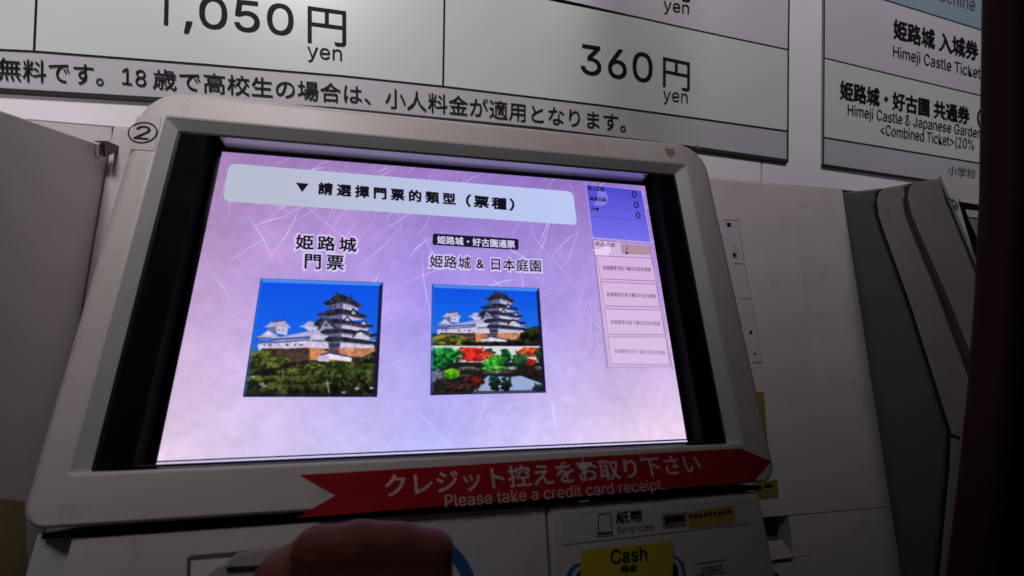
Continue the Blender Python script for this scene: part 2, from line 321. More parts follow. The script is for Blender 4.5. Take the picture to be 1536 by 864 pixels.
def castle(im, Q, full=True):
    P=lambda pts:[Q(p) for p in pts]
    v=(im.yy/im.h); im.a[:]=(np.array((6,78,228))/255)*(1-v[...,None])+(np.array((30,120,232))/255)*v[...,None]
    n1=im.noise(14,seed=3); n2=im.noise(40,seed=9,oct=3)
    roofD=(38,38,52); roofL=(176,168,205); wl=(204,196,222); wsh=(98,102,142); dk=(52,54,78)
    def p(pts,c,ns=.22): im.poly(P(pts),c,noise=ns,n=n2-.5)
    # west wing and its two small towers
    p([(180,480),(300,455),(490,445),(492,505),(185,515)],wl); p([(500,370),(600,430),(615,525),(485,505)],wl)
    p([(245,372),(360,372),(352,425),(250,405)],wl); p([(248,372),(290,372),(290,415),(250,405)],wsh)
    p([(212,372),(235,366),(262,340),(335,328),(352,352),(378,378),(350,380),(300,370),(240,376)],roofL)
    p([(262,340),(335,328),(338,336),(268,348)],(70,60,90)); p([(333,318),(338,318),(339,332),(333,332)],dk)
    p([(165,438),(205,424),(240,392),(268,408),(310,436),(490,398),(500,410),(488,432),(300,450),(200,452)],roofL)
    p([(205,424),(240,396),(275,428)],wl)
    p([(165,436),(305,444),(488,430),(488,437),(300,452),(165,443)],(70,70,105))
    p([(160,468),(300,462),(488,448),(488,456),(300,472),(160,476)],(85,85,120))
    p([(450,372),(560,372),(590,420),(500,410)],wl); p([(424,370),(455,360),(480,334),(540,348),(582,382),(520,368),(440,376)],roofL)
    p([(476,325),(482,325),(484,340),(476,340)],dk); p([(490,398),(560,400),(605,425),(560,428),(500,412)],roofL)
    p([(498,455),(560,450),(608,462),(560,464),(498,462)],(100,98,135))
    for x in (215,240,252,345,352,395,425,437): p([(x,478),(x+9,477),(x+9,489),(x,490)],(60,62,92),0)
    for x in (268,300,322): p([(x,385),(x+8,385),(x+8,398),(x,398)],(120,118,160),0)
    for x in (505,530): p([(x,388),(x+7,388),(x+7,398),(x,398)],(120,118,160),0)
    # main keep, five storeys, shaded on the left
    p([(600,430),(670,432),(665,540),(612,520)],(70,74,110))
    def storey(xl,xm,xr,y0,ym,y1,y2):
        p([(xl,y0),(xm,ym),(xm,y2),(xl,y1)],wsh); p([(xm,ym),(xr,y0),(xr,y1),(xm,y2)],wl)
    storey(665,672,885,450,440,500,500)
    storey(600,682,868,402,395,440,445); storey(592,682,845,345,335,388,395)
    storey(598,685,808,292,285,325,335); storey(610,692,780,228,222,268,272)
    def roof(pts,c=roofD):
        p([(x_,y_+13) for x_,y_ in pts],(96,94,132),.2); p([(x_,y_+5) for x_,y_ in pts],(30,30,44),.2); p(pts,c,.3)
    roof([(575,445),(600,432),(670,430),(760,440),(895,458),(898,466),(840,466),(670,452),(600,458)])
    roof([(550,398),(590,385),(682,380),(780,392),(900,412),(902,420),(860,422),(790,410),(682,400),(600,410),(565,408)])
    roof([(512,352),(560,312),(600,322),(682,322),(760,336),(872,356),(876,364),(820,366),(740,352),(682,345),(600,352),(560,372)])
    roof([(528,290),(570,284),(610,262),(690,258),(770,276),(832,298),(838,306),(790,306),(690,284),(600,300),(550,300)])
    roof([(572,218),(608,206),(640,176),(652,160),(700,172),(742,190),(760,206),(808,236),(780,243),(735,224),(690,212),(640,224),(592,234)])
    p([(654,146),(659,146),(660,166),(654,166)],roofD,0); p([(740,172),(745,172),(746,192),(740,192)],roofD,0)
    for a in ((612,232,30),(640,230,34)): p([(a[0],238),(a[0]+8,238),(a[0]+8,256),(a[0],256)],(35,36,60),0)
    for x in (705,722,740): p([(x,228),(x+7,230),(x+7,254),(x,252)],(120,122,165),0)
    p([(528,392),(582,314),(668,384),(640,384),(583,330),(548,392)],dk); p([(548,392),(583,332),(632,380)],(150,150,190)); p([(572,366),(584,346),(604,368)],(60,62,96))
    p([(728,288),(752,250),(796,292),(775,292),(753,266),(740,290)],roofD); p([(742,290),(753,268),(772,291)],wl)
    p([(690,330),(716,300),(745,332)],roofD); p([(702,332),(716,312),(733,333)],wl)
    p([(795,350),(815,322),(850,358)],roofD); p([(804,352),(815,332),(836,356)],wl)
    p([(742,432),(765,398),(795,384),(830,398),(872,428),(855,432),(820,408),(795,398),(770,410),(755,434)],roofD)
    p([(757,434),(772,411),(795,400),(820,410),(850,432),(850,448),(757,440)],wl)
    for x in (700,716,732,812,826,842): p([(x,412),(x+6,412),(x+6,426),(x,426)],(110,112,150),0)
    for x in (705,735,765,795,825): p([(x,350),(x+7,351),(x+7,360),(x,359)],(100,102,140),0)
    p([(600,470),(668,476),(668,488),(600,500)],dk)
    p([(200,505),(1000,505),(1000,640),(200,640)],(48,36,34),.3)
    p([(880,470),(1000,440),(1000,520),(880,520)],(40,44,24),.3)
    p([(660,498),(885,500),(880,560),(660,545)],(196,132,98),.35)
    p([(612,500),(662,505),(662,548),(560,540)],(84,66,84))
    p([(195,514),(486,500),(488,575),(350,590),(205,560)],(74,52,48),.3); p([(485,500),(560,508),(600,525),(540,575),(488,574)],(206,128,82),.3)
    p([(528,566),(560,535),(608,528),(608,586),(540,582)],(190,186,216)); p([(606,530),(742,556),(738,584),(606,570)],(226,216,236))
    p([(545,540),(606,524),(745,552),(742,560),(606,534),(556,548)],dk); p([(606,570),(720,582),(640,590),(606,586)],(200,125,85))
    # trees
    edge=[(-20,505),(150,510),(200,522),(290,556),(370,580),(430,610),(500,590),(600,588),(700,592),(780,575),(830,540),(1000,470),(1000,900),(-40,900)]
    m=im.mask(P(edge)); n=im.noise(13,seed=21,oct=5); nf=im.noise(46,seed=5,oct=4)
    t=np.clip(.35+(n-.5)*2.6+(nf-.5)*2.6,0,1); fol=np.array((16,18,12))/255*(1-t[...,None])+np.array((88,98,42))/255*t[...,None]
    mm=np.clip(m*1.6-.3+(nf-.5)*.9*(1-np.abs(2*m-1)),0,1) if False else m
    im.a=im.a*(1-mm[...,None])+fol*mm[...,None]
    if full:
        for cx,cy,rx,ry in ((190,545,75,30),(290,580,95,26),(230,610,90,22),(370,650,85,24),(290,690,110,22),(160,690,60,22),(440,700,90,28),(520,620,70,26),(400,745,80,22),(650,600,70,24),(740,640,80,26),(850,610,55,18),(600,690,70,26),(520,740,90,24)):
            x,y=Q((cx,cy)); x2,y2=Q((cx+rx,cy+ry)); im.blob(x,y,x2-x,y2-y,(108,118,52) if cx<600 else (66,86,30),nf,.45,dark=(26,32,12))
        nd=im.noise(10,seed=77); dm=np.clip((v-.80)*5,0,1)*np.clip((nd-.35)*4,0,1)*.75; im.a*=(1-dm[...,None])
        for x0,y0,x1,y1 in ((585,700,600,775),(592,695,603,770),(325,640,328,700),(565,720,620,712),(690,690,694,712)): im.seg(Q((x0,y0)),Q((x1,y1)),1.6,(196,190,170),.8)
        for cx,cy in ((200,722),(215,735),(770,748),(860,744),(690,772),(150,680)):
            x,y=Q((cx,cy)); im.blob(x,y,.018,.010,(210,205,215),nf,.6,dark=(120,115,120))
    im.a=np.clip(im.a*(1+(im.noise(90,seed=15,oct=2)-.5)*.30*np.clip((im.yy/im.h-.42)*6,0,1))[...,None],0,1)
    for _ in range(26):                    # bare branches by the keep
        x0=random.uniform(760,860); y0=random.uniform(505,570); a=random.uniform(-2.6,-.5); l=random.uniform(15,45)
        im.seg(Q((x0,y0)),Q((x0+l*math.cos(a),y0+l*.6*math.sin(a))),.8,(110,78,84),.8)
def bevel_rim(im, top=(96,158,240)):
    m=im.mask([(0,0),(1,0),(.972,.036),(.028,.036)]); im.fill(m*.72,top)
    im.fill(im.mask([(1,0),(1,1),(.968,.985),(.968,.036)])*.85,(22,20,52)); im.fill(im.mask([(0,1),(.03,.972),(.97,.972),(1,1)])*.7,(26,24,44))
    im.fill(im.mask([(0,0),(.024,.036),(.024,.975),(0,1)])*.45,(40,110,210))
    for a,b in (((0,0),(1,0)),((1,0),(1,1)),((1,1),(0,1)),((0,1),(0,0))): im.seg(a,b,2.2,(24,36,84),.8)
img1=Img(330,320); castle(img1,homog([(200,75),(940,90),(895,800),(90,800)])); img1.soften(3,.9); bevel_rim(img1)
# second picture: castle above, pond garden below
top=Img(330,186); H2=homog([(95,65),(832,82),(850,487),(84,487)])
# castle() is drawn in the first picture's pixel frame, so convert through matching points of both
s_=.845; castle(top,lambda p:H2(((p[0]-655)*s_+530,(p[1]-150)*s_*1.0+100)),False)
n=top.noise(20,seed=8,oct=4); x,y=H2((200,452)); top.blob(x,y,.24,.10,(150,140,52),n,.4,dark=(40,48,16)); x,y=H2((800,405)); top.blob(x,y,.16,.12,(44,50,22),n,.4,dark=(8,10,8)); x,y=H2((620,470)); top.blob(x,y,.5,.04,(40,34,30),n,.3,dark=(10,10,10))
g=Img(330,134,(214,214,226)); HG=homog([(84,500),(852,500),(870,803),(75,825)])
def gb(cx,cy,rx,ry,c,d,rg=.4,seed=1,fr=34):
    x,y=HG((cx,cy)); g.blob(x,y,rx/770,ry/310,c,g.noise(fr,fr*.45,seed=seed,oct=4),rg,dark=d)
g.poly([HG(p_) for p_ in ((60,600),(900,600),(900,860),(60,860))],(26,26,24))
x0,y0=HG((440,700)); g.poly([HG(p_) for p_ in ((420,735),(480,690),(620,700),(700,690),(850,745),(880,840),(350,840))],(150,170,214),noise=.1,n=g.noise(8,seed=2)-.5)
gb(480,530,50,26,(40,60,66),(20,34,40),.5,2); gb(370,545,105,60,(236,52,40),(120,14,16),.45,3); gb(470,560,60,28,(244,98,66),(150,30,24),.4,4)
gb(760,530,90,36,(240,100,50),(130,40,20),.45,5); gb(700,560,60,26,(70,110,50),(20,40,20),.4,6); gb(765,600,46,24,(222,60,36),(110,20,16),.5,7)
gb(835,555,40,60,(40,80,30),(12,26,12),.4,8); gb(600,560,42,60,(30,128,52),(8,44,26),.3,9); gb(690,590,60,34,(40,96,52),(10,34,20),.4,10)
gb(530,575,60,26,(110,190,50),(20,80,20),.35,11); gb(510,605,80,26,(70,200,60),(16,90,24),.35,12); gb(520,642,105,18,(120,216,70),(20,90,30),.3,13)
gb(180,555,120,64,(46,168,70),(4,48,20),.42,14); gb(140,600,70,34,(30,140,60),(4,40,16),.4,15); gb(130,632,60,16,(60,190,80),(6,60,20),.4,16)
gb(120,700,60,52,(120,118,138),(30,28,34),.5,17); gb(340,650,80,22,(130,124,134),(30,26,26),.5,18); gb(300,700,90,18,(90,84,92),(20,16,16),.6,19); gb(540,668,110,10,(140,136,140),(40,34,32),.6,20)
gb(225,678,58,36,(124,206,30),(30,96,14),.2,21); gb(640,640,40,14,(160,164,170),(60,60,56),.5,22); gb(820,640,30,14,(150,150,150),(50,40,36),.5,23)
gb(380,735,70,40,(120,26,20),(14,8,8),.7,24); gb(300,770,120,26,(74,40,30),(10,8,8),.8,25); gb(520,740,44,50,(34,62,44),(6,16,12),.6,26,40); gb(600,745,44,46,(30,58,46),(4,12,12),.6,27,40); gb(820,770,40,30,(50,70,60),(20,24,28),.6,28,40); gb(780,680,80,26,(54,30,26),(14,10,10),.6,29)
for _ in range(40):
    x0=random.uniform(130,420); y0=random.uniform(720,815); l=random.uniform(10,45); g.seg(HG((x0,y0)),HG((x0+l,y0-l*random.uniform(.1,.7))),1.0,random.choice([(150,140,150),(40,30,30),(180,70,50)]),.7)
img2=Img(330,324); img2.a[:186]=top.a; img2.a[186:190]=np.array((220,220,235))/255; img2.a[190:]=g.a
img2.soften(3,.9)
bevel_rim(img2)
if True:
    h=img2.h
# background of the interface: mottled paper with fibres, lilac to pale blue
bg=Img(900,560); u=bg.xx/bg.w; v=bg.yy/bg.h
def lerp(a,b,t): return np.array(a)*(1-t[...,None])+np.array(b)*t[...,None]
c_top=lerp((158,118,180),(144,108,198),np.clip(u*1.5,0,1)); c_top=lerp((0,0,0),(1,1,1),u*0+1)*c_top
mid=lerp((190,154,208),(158,138,234),np.clip(u*2.2,0,1)); mid=mid*(1-np.clip(u*2-1,0,1)[...,None])+np.array((184,152,226))*np.clip(u*2-1,0,1)[...,None]
bt=lerp((222,198,224),(184,182,252),np.clip(u*2.2,0,1)); bt=bt*(1-np.clip(u*2.4-1.2,0,1)[...,None])+np.array((228,202,230))*np.clip(u*2.4-1.2,0,1)[...,None]
a1=np.clip(v*2,0,1)[...,None]; a2=np.clip(v*2-1,0,1)[...,None]
bg.a=((c_top*(1-a1)+mid*a1)*(1-a2)+bt*a2)/255
n=bg.noise(7,5,seed=31,oct=6); n3=bg.noise(60,40,seed=32,oct=3)
bg.a*=(1+(n-.5)*.15+(n3-.5)*.08)[...,None]
bg.a=bg.a*.90+bg.a.mean(axis=2,keepdims=True)*.10+.018
bg.a+=np.clip((n-.62)*2,0,1)[...,None]*np.array((.12,.05,.02))*.6
def fibre(x,y,a,L,wd,col,al,curv):
    for i in range(12):
        x2=x+math.cos(a)*L/12; y2=y+math.sin(a)*L/12*1.55; bg.seg((x,y),(x2,y2),wd,col,al*math.sin((i+.6)/12.4*math.pi)); x,y=x2,y2; a+=curv
for _ in range(210):
    t=random.random(); yb=random.random()**1.5
    fibre(random.random(),yb,random.uniform(-1.35,-.55) if random.random()<.7 else random.uniform(.5,1.6),random.uniform(.04,.20),random.uniform(.8,2.4),(236,224,255),random.uniform(.14,.60)*(1 if yb<.65 else .5),random.uniform(-.06,.06))
for _ in range(34): fibre(random.random(),random.uniform(.2,.97),random.uniform(-1.4,-.7),random.uniform(.05,.22),random.uniform(.6,1.3),(96,84,130),random.uniform(.10,.32),random.uniform(-.09,.09))

# ------------------------------------------------------------ ticket machine with the screen
tm=empty('ticket_machine','cream ticket machine numbered 2 with the lit touch screen and red arrow sticker','ticket machine',SCR.matrix(),group='ticket machines in a row')
H_=lambda u,v,c=0: SCR.hit(u,v,c)
inv=SCR.matrix().inverted()
def L_(p): return tuple(inv@Vector(p))
# bezel
BX=(-.2100,.2172,-.1328,.1385)
bm=bmesh.new()
x0,x1,y0,y1=BX
def ins(d,z,r): return (x0+d,x1-d,y0+d*.3,y1-d,r,z,max(.004,r-.015))
rings(bm,[ins(.002,-.070,.026),ins(0,-.012,.026),ins(0,-.0058,.026),ins(.0006,-.0045,.026),ins(.0042,-.0009,.024),ins(.0052,-.0003,.0235),ins(.0062,0,.0232),ins(.0075,0,.0222),
          (-.1940,.1960,-.1100,.1157,.0034,0),(-.1925,.1945,-.1086,.1142,.0022,0),(-.1917,.1936,-.1079,.1134,.0018,-.0006)])
obj('bezel',bm,CREAM,tm,smooth=True)
bm=bmesh.new(); rings(bm,[(-.1917,.1936,-.1079,.1134,.0018,-.0007),(-.1860,.1858,-.1074,.1076,.0014,-.0062)]); obj('inner_chamfer',bm,CHAMF,tm)
# black glass mask with the window
LX0,LX1,LY0,LY1=-.1608,.1618,-.1050,.1000
WX0,WX1,WY0,WY1=LX0-.0052,LX1+.0046,LY0-.0024,LY1+.0040
ZL=-.0150
bm=bmesh.new(); rings(bm,[(-.1862,.1860,-.1076,.1078,.0012,-.0060),(-.1835,.1835,-.1068,.1056,.0012,-.0050),(WX0,WX1,WY0,WY1,.0006,-.0030)]); obj('screen_mask',bm,BLACK,tm)
bm=bmesh.new()
rings(bm,[(-.1800,.1800,-.1062,.1064,.001,-.0054),(-.1797,.1797,-.1059,.1061,.001,-.0050),(-.1789,.1789,-.1054,.1054,.001,-.0050),(-.1786,.1786,-.1052,.1052,.001,-.0056)]); 
TRIM=mat('dark_trim',(.03,.03,.035),.6,spec=.2); obj('mask_trim',bm,TRIM,tm)
bm=bmesh.new()   # reveals: polished top and bottom ledges, dark sides
z1=-.0030; z0=ZL-.0006
poly(bm,[(WX0+.007,WY1-.0001,z1-.0005),(WX1-.007,WY1-.0001,z1-.0005),(WX1-.007,WY1-.0001,z0),(WX0+.007,WY1-.0001,z0)])
obj('top_reveal',bm,REVEAL,tm)
bm=bmesh.new()
poly(bm,[(WX0,WY0,z1),(WX1,WY0,z1),(WX1,WY0,z0),(WX0,WY0,z0)]); obj('bottom_reveal',bm,REVEAL,tm)
bm=bmesh.new()
poly(bm,[(WX0,WY0,z1),(WX0,WY1,z1),(WX0,WY1,z0),(WX0,WY0,z0)]); poly(bm,[(WX1,WY0,z1),(WX1,WY1,z1),(WX1,WY1,z0),(WX1,WY0,z0)])
poly(bm,[(WX0,WY1+.0002,z1),(WX1,WY1+.0002,z1),(WX1,WY1+.0002,z0),(WX0,WY1+.0002,z0)])
obj('side_reveal',bm,MATTE,tm)
# screen itself
LQ=homog([(333,229),(968,268),(1026,661),(236,694)])
def S(u,v,z=0): a,b=LQ((u,v)); return (LX0+a*(LX1-LX0),LY1-b*(LY1-LY0),ZL+z)
bm=bmesh.new(); box(bm,WX0,WX1,WY0-.001,WY1+.001,ZL-.012,ZL-.0006); 
scr=obj('screen',bm,BLACK,tm)
def uvquad(name,c4,m,z,parent):
    me=bpy.data.meshes.new(name); me.from_pydata([tuple((p[0],p[1],p[2]+z)) for p in c4],[],[(0,1,2,3)])
    uv=me.uv_layers.new(name='UVMap')
    for i,t in enumerate(((0,0),(1,0),(1,1),(0,1))): uv.data[i].uv=t
    return obj(name,me,m,parent)
bgm=screen_mat('interface_background',bg.image('background_print'),1.0)
uvquad('display_background',[(LX0,LY0,ZL),(LX1,LY0,ZL),(LX1,LY1,ZL),(LX0,LY1,ZL)],bgm,0,scr)
def E(name,*rgb,s=1.0): return emit(name,srgb(*rgb),s)
INKE=emit('screen_ink',srgb(14,10,22)); WE=E('screen_white',222,214,248)
def quad(name,pts,m,z,parent=scr):
    bm=bmesh.new(); poly(bm,[S(u,v,z) for u,v in pts]); return obj(name,bm,m,parent)
def rquad(name,p4,r,m,z,parent=scr,k=6):     # rounded rectangle from four pixel corners tl,tr,br,bl
    P=[Vector(S(u,v,z)) for u,v in p4]; ex=(P[1]-P[0]+P[2]-P[3])/2; ey=(P[3]-P[0]+P[2]-P[1])/2; c=sum(P,Vector())/4
    w,h=ex.length,ey.length; ex.normalize(); ey.normalize()
    bm=bmesh.new(); poly(bm,[tuple(c+ex*x+ey*y) for x,y in rrect(-w/2,w/2,-h/2,h/2,r,k)][::-1]); bm.normal_update()
    o=obj(name,bm,m,parent); return o
def grad_mat(name,c0,c1,axis='Y',lo=0,hi=1):
    m=emit(name,(0,0,0)); nt=m.node_tree; tc=nt.nodes.new('ShaderNodeTexCoord'); sp=nt.nodes.new('ShaderNodeSeparateXYZ'); mr=nt.nodes.new('ShaderNodeMapRange'); mx=nt.nodes.new('ShaderNodeMix'); mx.data_type='RGBA'
    nt.links.new(tc.outputs['Object'],sp.inputs[0]); nt.links.new(sp.outputs[axis],mr.inputs[0]); mr.inputs[1].default_value=lo; mr.inputs[2].default_value=hi
    mx.inputs[6].default_value=srgb(*c0)+(1,); mx.inputs[7].default_value=srgb(*c1)+(1,)
    nt.links.new(mr.outputs[0],mx.inputs[0]); nt.links.new(mx.outputs[2],nt.nodes['Principled BSDF'].inputs['Emission Color']); return m
rquad('title_bar',[(341,247),(858,279),(861,331),(336,303)],.0045,grad_mat('title_bar',(182,188,208),(186,200,242),'X',-.12,.08),.0003)
def stext(s,bl,br,tl,m=INKE,z=.0006,bold=.02,name='lettering',**k): return text(s,S(*bl),S(*br),S(*tl),m,scr,h=z,bold=bold,name=name,**k)
quad('title_arrow',[(441,274),(460,275.5),(450,288.5)],INKE,.0008)
stext('請選擇門票的類型',(474,290.5),(678,303),(475,273),bold=.05,spacing=1.5)
stext('（票種）',(694,305),(766,310.5),(695,287),bold=.05,spacing=1.3)
WO=E('outline_white',214,200,244)
for s,bl,br,tl,b,sp in (('姫路城',(440,373.5),(529,377),(441,352),.03,1.35),('門票',(453,402.5),(510,404.5),(454,381),.03,1.4),('姫路城 & 日本庭園',(638,398.5),(806,403.5),(639,379.5),.018,1.12)):
    e=1.6
    stext(s,(bl[0]-e,bl[1]+e),(br[0]+e,br[1]+e),(tl[0]-e,tl[1]-e),WO,.0003,b+.055,spacing=sp); stext(s,bl,br,tl,INKE,.0006,b,spacing=sp)
rquad('badge',[(643,346.5),(773,353.5),(772,370),(643,364.5)],.0016,E('badge_navy',20,16,48),.0003)
stext('姫路城・好古園通票',(650,362.5),(767,368),(650,350.5),WE,.0006,.02)
m1=screen_mat('castle_print',img1.image('castle_print')); m2=screen_mat('castle_garden_print',img2.image('castle_garden_print'))
uvquad('ticket_button',[S(361,595),S(558,594.5),S(568.5,422),S(388,418)],m1,.0004,scr)
uvquad('ticket_button',[S(636.5,591.5),S(811,587),S(803,428),S(641,423.5)],m2,.0004,scr)
# right hand column
BP=[(877,268),(962,276),(975,355),(886,349)]
rim=[(876,267),(963.5,275),(976.5,356.5),(885,350.5)]
quad('payment_rim',rim,E('rim_lilac',178,160,230),.0003)
quad('payment_panel',BP,grad_mat('payment_panel',(118,112,236),(74,66,206),'Y',.045,.10),.0005)
WM=E('watermark',134,122,226)
bm=bmesh.new()
def disc(bm,u,v,r,a0,a1,z): 
    c=S(u,v,z); poly(bm,[c]+[(c[0]+r*math.cos(math.radians(a0+(a1-a0)*i/12)),c[1]+r*math.sin(math.radians(a0+(a1-a0)*i/12)),c[2]) for i in range(13)])
disc(bm,895,287,.0085,-120,90,.0007); obj('heart_watermark',bm,WM,scr)
LN=E('line_indigo',82,76,180)
def sline(name,pts,wd,m,z,parent=scr):
    bm=bmesh.new(); line(bm,[S(*p_) for p_ in pts],wd,(0,0,1),z); return obj(name,bm,m,parent)
for a,b in (((880,286),(965,293)),((881,301.5),(967,308)),((883,317),(970,323))): sline('rule',[a,b],.0005,LN,.0010)
for s,bl,br,tl in (('投入金額',(879.5,277.5),(904,279.5),(879.5,271)),('購買金額',(881.5,293),(907,295),(881.5,287.5)),('找零',(883.5,308.5),(896,309.5),(883.5,303.5))):
    stext(s,bl,br,tl,INKE,.0012,.03)
for i,(x,y) in enumerate(((947,287.5),(950,303.5),(952.5,319.5))):
    stext('0',(x,y),(x+6.5,y+.5),(x,y-10),INKE,.0012,.03); stext('円',(x+8,y+.5),(x+14.5,y+1),(x+8,y-5),LN,.0012,.0)
BX4=[(886,353),(973,360),(1003,547),(906,548)]
def outline(name,P,wd,m,z): return sline(name,P+[P[0]],wd,m,z)
PK=E('panel_pink',208,176,222); GL=E('line_grey',112,92,132)
quad('item_panel',BX4,PK,.0003); outline('item_panel_outline',BX4,.0005,GL,.0006)
outline('side_outline',[(878,267),(966,275),(1006,551),(904,552),(885,352)],.0004,E('soft_line',150,120,172),.0002)
bm=bmesh.new(); disc(bm,899,366,.0075,-170,60,.0005); obj('heart_watermark',bm,E('watermark_white',226,208,240),scr)
quad('count_box',[(928,358),(972.5,361),(976,375.5),(930,374)],E('tan_box',172,142,160),.0006)
stext('商品内容',(889,362.5),(920,364.5),(889,356),INKE,.0009,.012); stext('/',(936,369),(939,369.3),(936,362),INKE,.0009); stext('張',(935,374.5),(940,375),(935,370.5),INKE,.0009,.03)
for i,(tl,tr,br,bl) in enumerate((((891,377.5),(975,380.5),(982,415.5),(897,413)),((896.5,417.5),(982,420.5),(986,455),(902,454.5)),((901.5,459),(988.5,460),(993,497.5),(907,497.5)),((906.5,502),(995,501.5),(1000,543.5),(911,543)))):
    quad('item_box',[tl,tr,br,bl],E('box_pink_%d'%i,214,178+4*i,222+2*i),.0006); outline('item_box_outline',[tl,tr,br,bl],.0007,E('box_line_%d'%i,150+8*i,120+10*i,160+8*i),.0009)
    y=(tl[1]+bl[1])/2+1.5; g_=60+26*i
    stext('如需變更可按下顯示於此的按鈕',(tl[0]+9,y+2.5),(tr[0]-1,y+4.5),(tl[0]+9,y-4.0),E('box_ink_%d'%i,g_,g_-14,g_+20),.0012,.012)
quad('bottom_rule',[(237,689.3),(1025.6,656.8),(1025.9,659),(236.6,691.6)],INKE,.0006)
quad('bottom_band',[(236.6,691.6),(1025.9,659),(1026.5,663),(236,695.5)],E('band_white',214,206,250),.0004)
# lamp reflections painted as white strokes low on the display
for P4 in ([(346,618),(349,618),(340,650),(338,650)],[(817,604),(822,604),(827,640),(823,641)],[(347,601),(350,602),(349.5,603.5),(347,603)]): quad('lamp_glint',P4,E('glint_white',214,206,250),.0006)

# number sticker
PZ=.0004
def Hq(pts,c): return [H_(u,v,c) for u,v in pts]
bm=bmesh.new(); poly(bm,Hq([(188,223),(206,174),(243,176),(231,226)],PZ)); ns=obj('number_sticker',bm,SWHITE,tm)
c=Vector(H_(214,198.5,PZ+.0004)); r=.0084; bm=bmesh.new()
N_=40
a=[bm.verts.new((c.x+r*math.cos(t*2*math.pi/N_),c.y+r*math.sin(t*2*math.pi/N_),c.z)) for t in range(N_)]
b=[bm.verts.new((c.x+(r-.0009)*math.cos(t*2*math.pi/N_),c.y+(r-.0009)*math.sin(t*2*math.pi/N_),c.z)) for t in range(N_)]
for i in range(N_): bm.faces.new((a[i],a[(i+1)%N_],b[(i+1)%N_],b[i]))
obj('circle_outline',bm,INK,ns)
text('2',(c.x-.0042,c.y-.0052,PZ),(c.x+.0042,c.y-.0052,PZ),(c.x-.0042,c.y+.0052,PZ),INK,ns,h=.0005)
# red arrow sticker
bm=bmesh.new(); A=[(449,712.5),(700,697.5),(900,684),(1111,672.5),(1157,692),(1130,723),(900,741),(700,756),(445,777),(503,743)]
A3=Hq(A,.0004); poly(bm,A3); bmesh.ops.triangulate(bm,faces=bm.faces); ar=obj('arrow_sticker',bm,RED,tm)
def ht(s,bl,br,tl,m,par,c=.0004,h=.0004,**k): return text(s,H_(*bl,c),H_(*br,c),H_(*tl,c),m,par,h=h,**k)
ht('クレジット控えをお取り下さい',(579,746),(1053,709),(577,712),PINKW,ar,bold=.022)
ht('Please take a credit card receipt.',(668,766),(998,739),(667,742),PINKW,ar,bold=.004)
bm=bmesh.new(); poly(bm,Hq([(862,695),(888,693),(886,700),(880,703),(878,712),(872,706),(868,700)],.0010)); obj('scuffed_glare',bm,mat('glare_pink',(.80,.62,.60),.25,var=.5,scale=500),ar)  # lamp glare over scuffs, painted as a pale patch
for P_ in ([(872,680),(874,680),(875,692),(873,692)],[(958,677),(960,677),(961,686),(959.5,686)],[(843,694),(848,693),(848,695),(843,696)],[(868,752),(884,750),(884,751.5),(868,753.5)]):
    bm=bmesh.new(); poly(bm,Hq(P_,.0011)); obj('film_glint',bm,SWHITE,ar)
# chip on the bezel top right corner
bm=bmesh.new(); poly(bm,Hq([(997,222),(1011,224),(1013,230),(1006,236),(1000,231)],.0003)); obj('paint_chip',bm,mat('chipped_brown',(.34,.26,.18),.7,var=.5,scale=900),tm)
bm=bmesh.new(); poly(bm,Hq([(1043,217),(1047,219),(1049,225),(1044,222)],.0002)); obj('paint_chip',bm,mat('chipped_grey',(.25,.22,.20),.7,var=.5,scale=900),tm)
# neck behind the bezel, lower body
yb=-.1372
bm=bmesh.new(); box(bm,-.196,.205,-.1370,.130,-.17,-.066); bevel(bm,.004,2); obj('screen_housing',bm,CREAM2,tm)
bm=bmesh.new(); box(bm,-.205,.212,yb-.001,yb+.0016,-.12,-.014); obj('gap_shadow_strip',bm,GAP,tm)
LC=-.0085
xl=H_(106,812,LC)[0]; xm=H_(820,770,LC)[0]; xr_=H_(1139,745,LC)[0]
bm=bmesh.new(); box(bm,xl,xm-.0006,-.42,-.1385,-.12,LC); bevel(bm,.0012,2); obj('lower_panel',bm,CREAM,tm)
bm=bmesh.new(); box(bm,-.2098,xl-.0012,-.42,-.1360,-.12,-.0175); bevel(bm,.002,2); obj('lower_side_trim',bm,LGREY,tm)
# bill unit
bm=bmesh.new(); box(bm,xm+.0006,xr_,-.42,-.1385,-.10,LC+.0012); bevel(bm,.0040,4); bu=obj('bill_unit',bm,CREAM2,tm,smooth=False)
UC=LC+.0012
def Uq(pts,c): return [H_(u,v,UC+c) for u,v in pts]
def uobj(name,pts,c,m,par=bu,th=None):
    bm=bmesh.new(); P=Uq(pts,c)
    if th: prism(bm,[(p[0],p[1],UC) for p in P],(0,0,th))
    else: poly(bm,P)
    return obj(name,bm,m,par)
uobj('label_plate',[(842,769),(1122,748),(1122,785),(842,817)],0,mat('plate_cream',(.50,.47,.48),.45),th=.0008)
def uline(name,pts,wd,m,c): 
    bm=bmesh.new(); line(bm,[H_(u,v,UC+c) for u,v in pts],wd,(0,0,1),0); return obj(name,bm,m,bu)
uline('banknote_icon',[(898,771.5),(916,770),(918.5,803),(896.5,805),(898,771.5)],.0006,INK,.0012)
uline('banknote_icon',[(897,800.5),(918,798.5)],.0010,INK,.0012)
def ut(s,bl,br,tl,m,c=.001,**k): return text(s,H_(*bl,UC+c),H_(*br,UC+c),H_(*tl,UC+c),m,bu,h=.0004,**k)
ut('紙幣',(924,785.5),(963,782),(924,767.5),INK,bold=.02); ut('Banknotes',(926,800),(980,795),(926,789),INKG)
uobj('amber_strip',[(1030,768.5),(1102,757.5),(1102,786),(1033,793)],.0010,BRASS)
bm=bmesh.new()
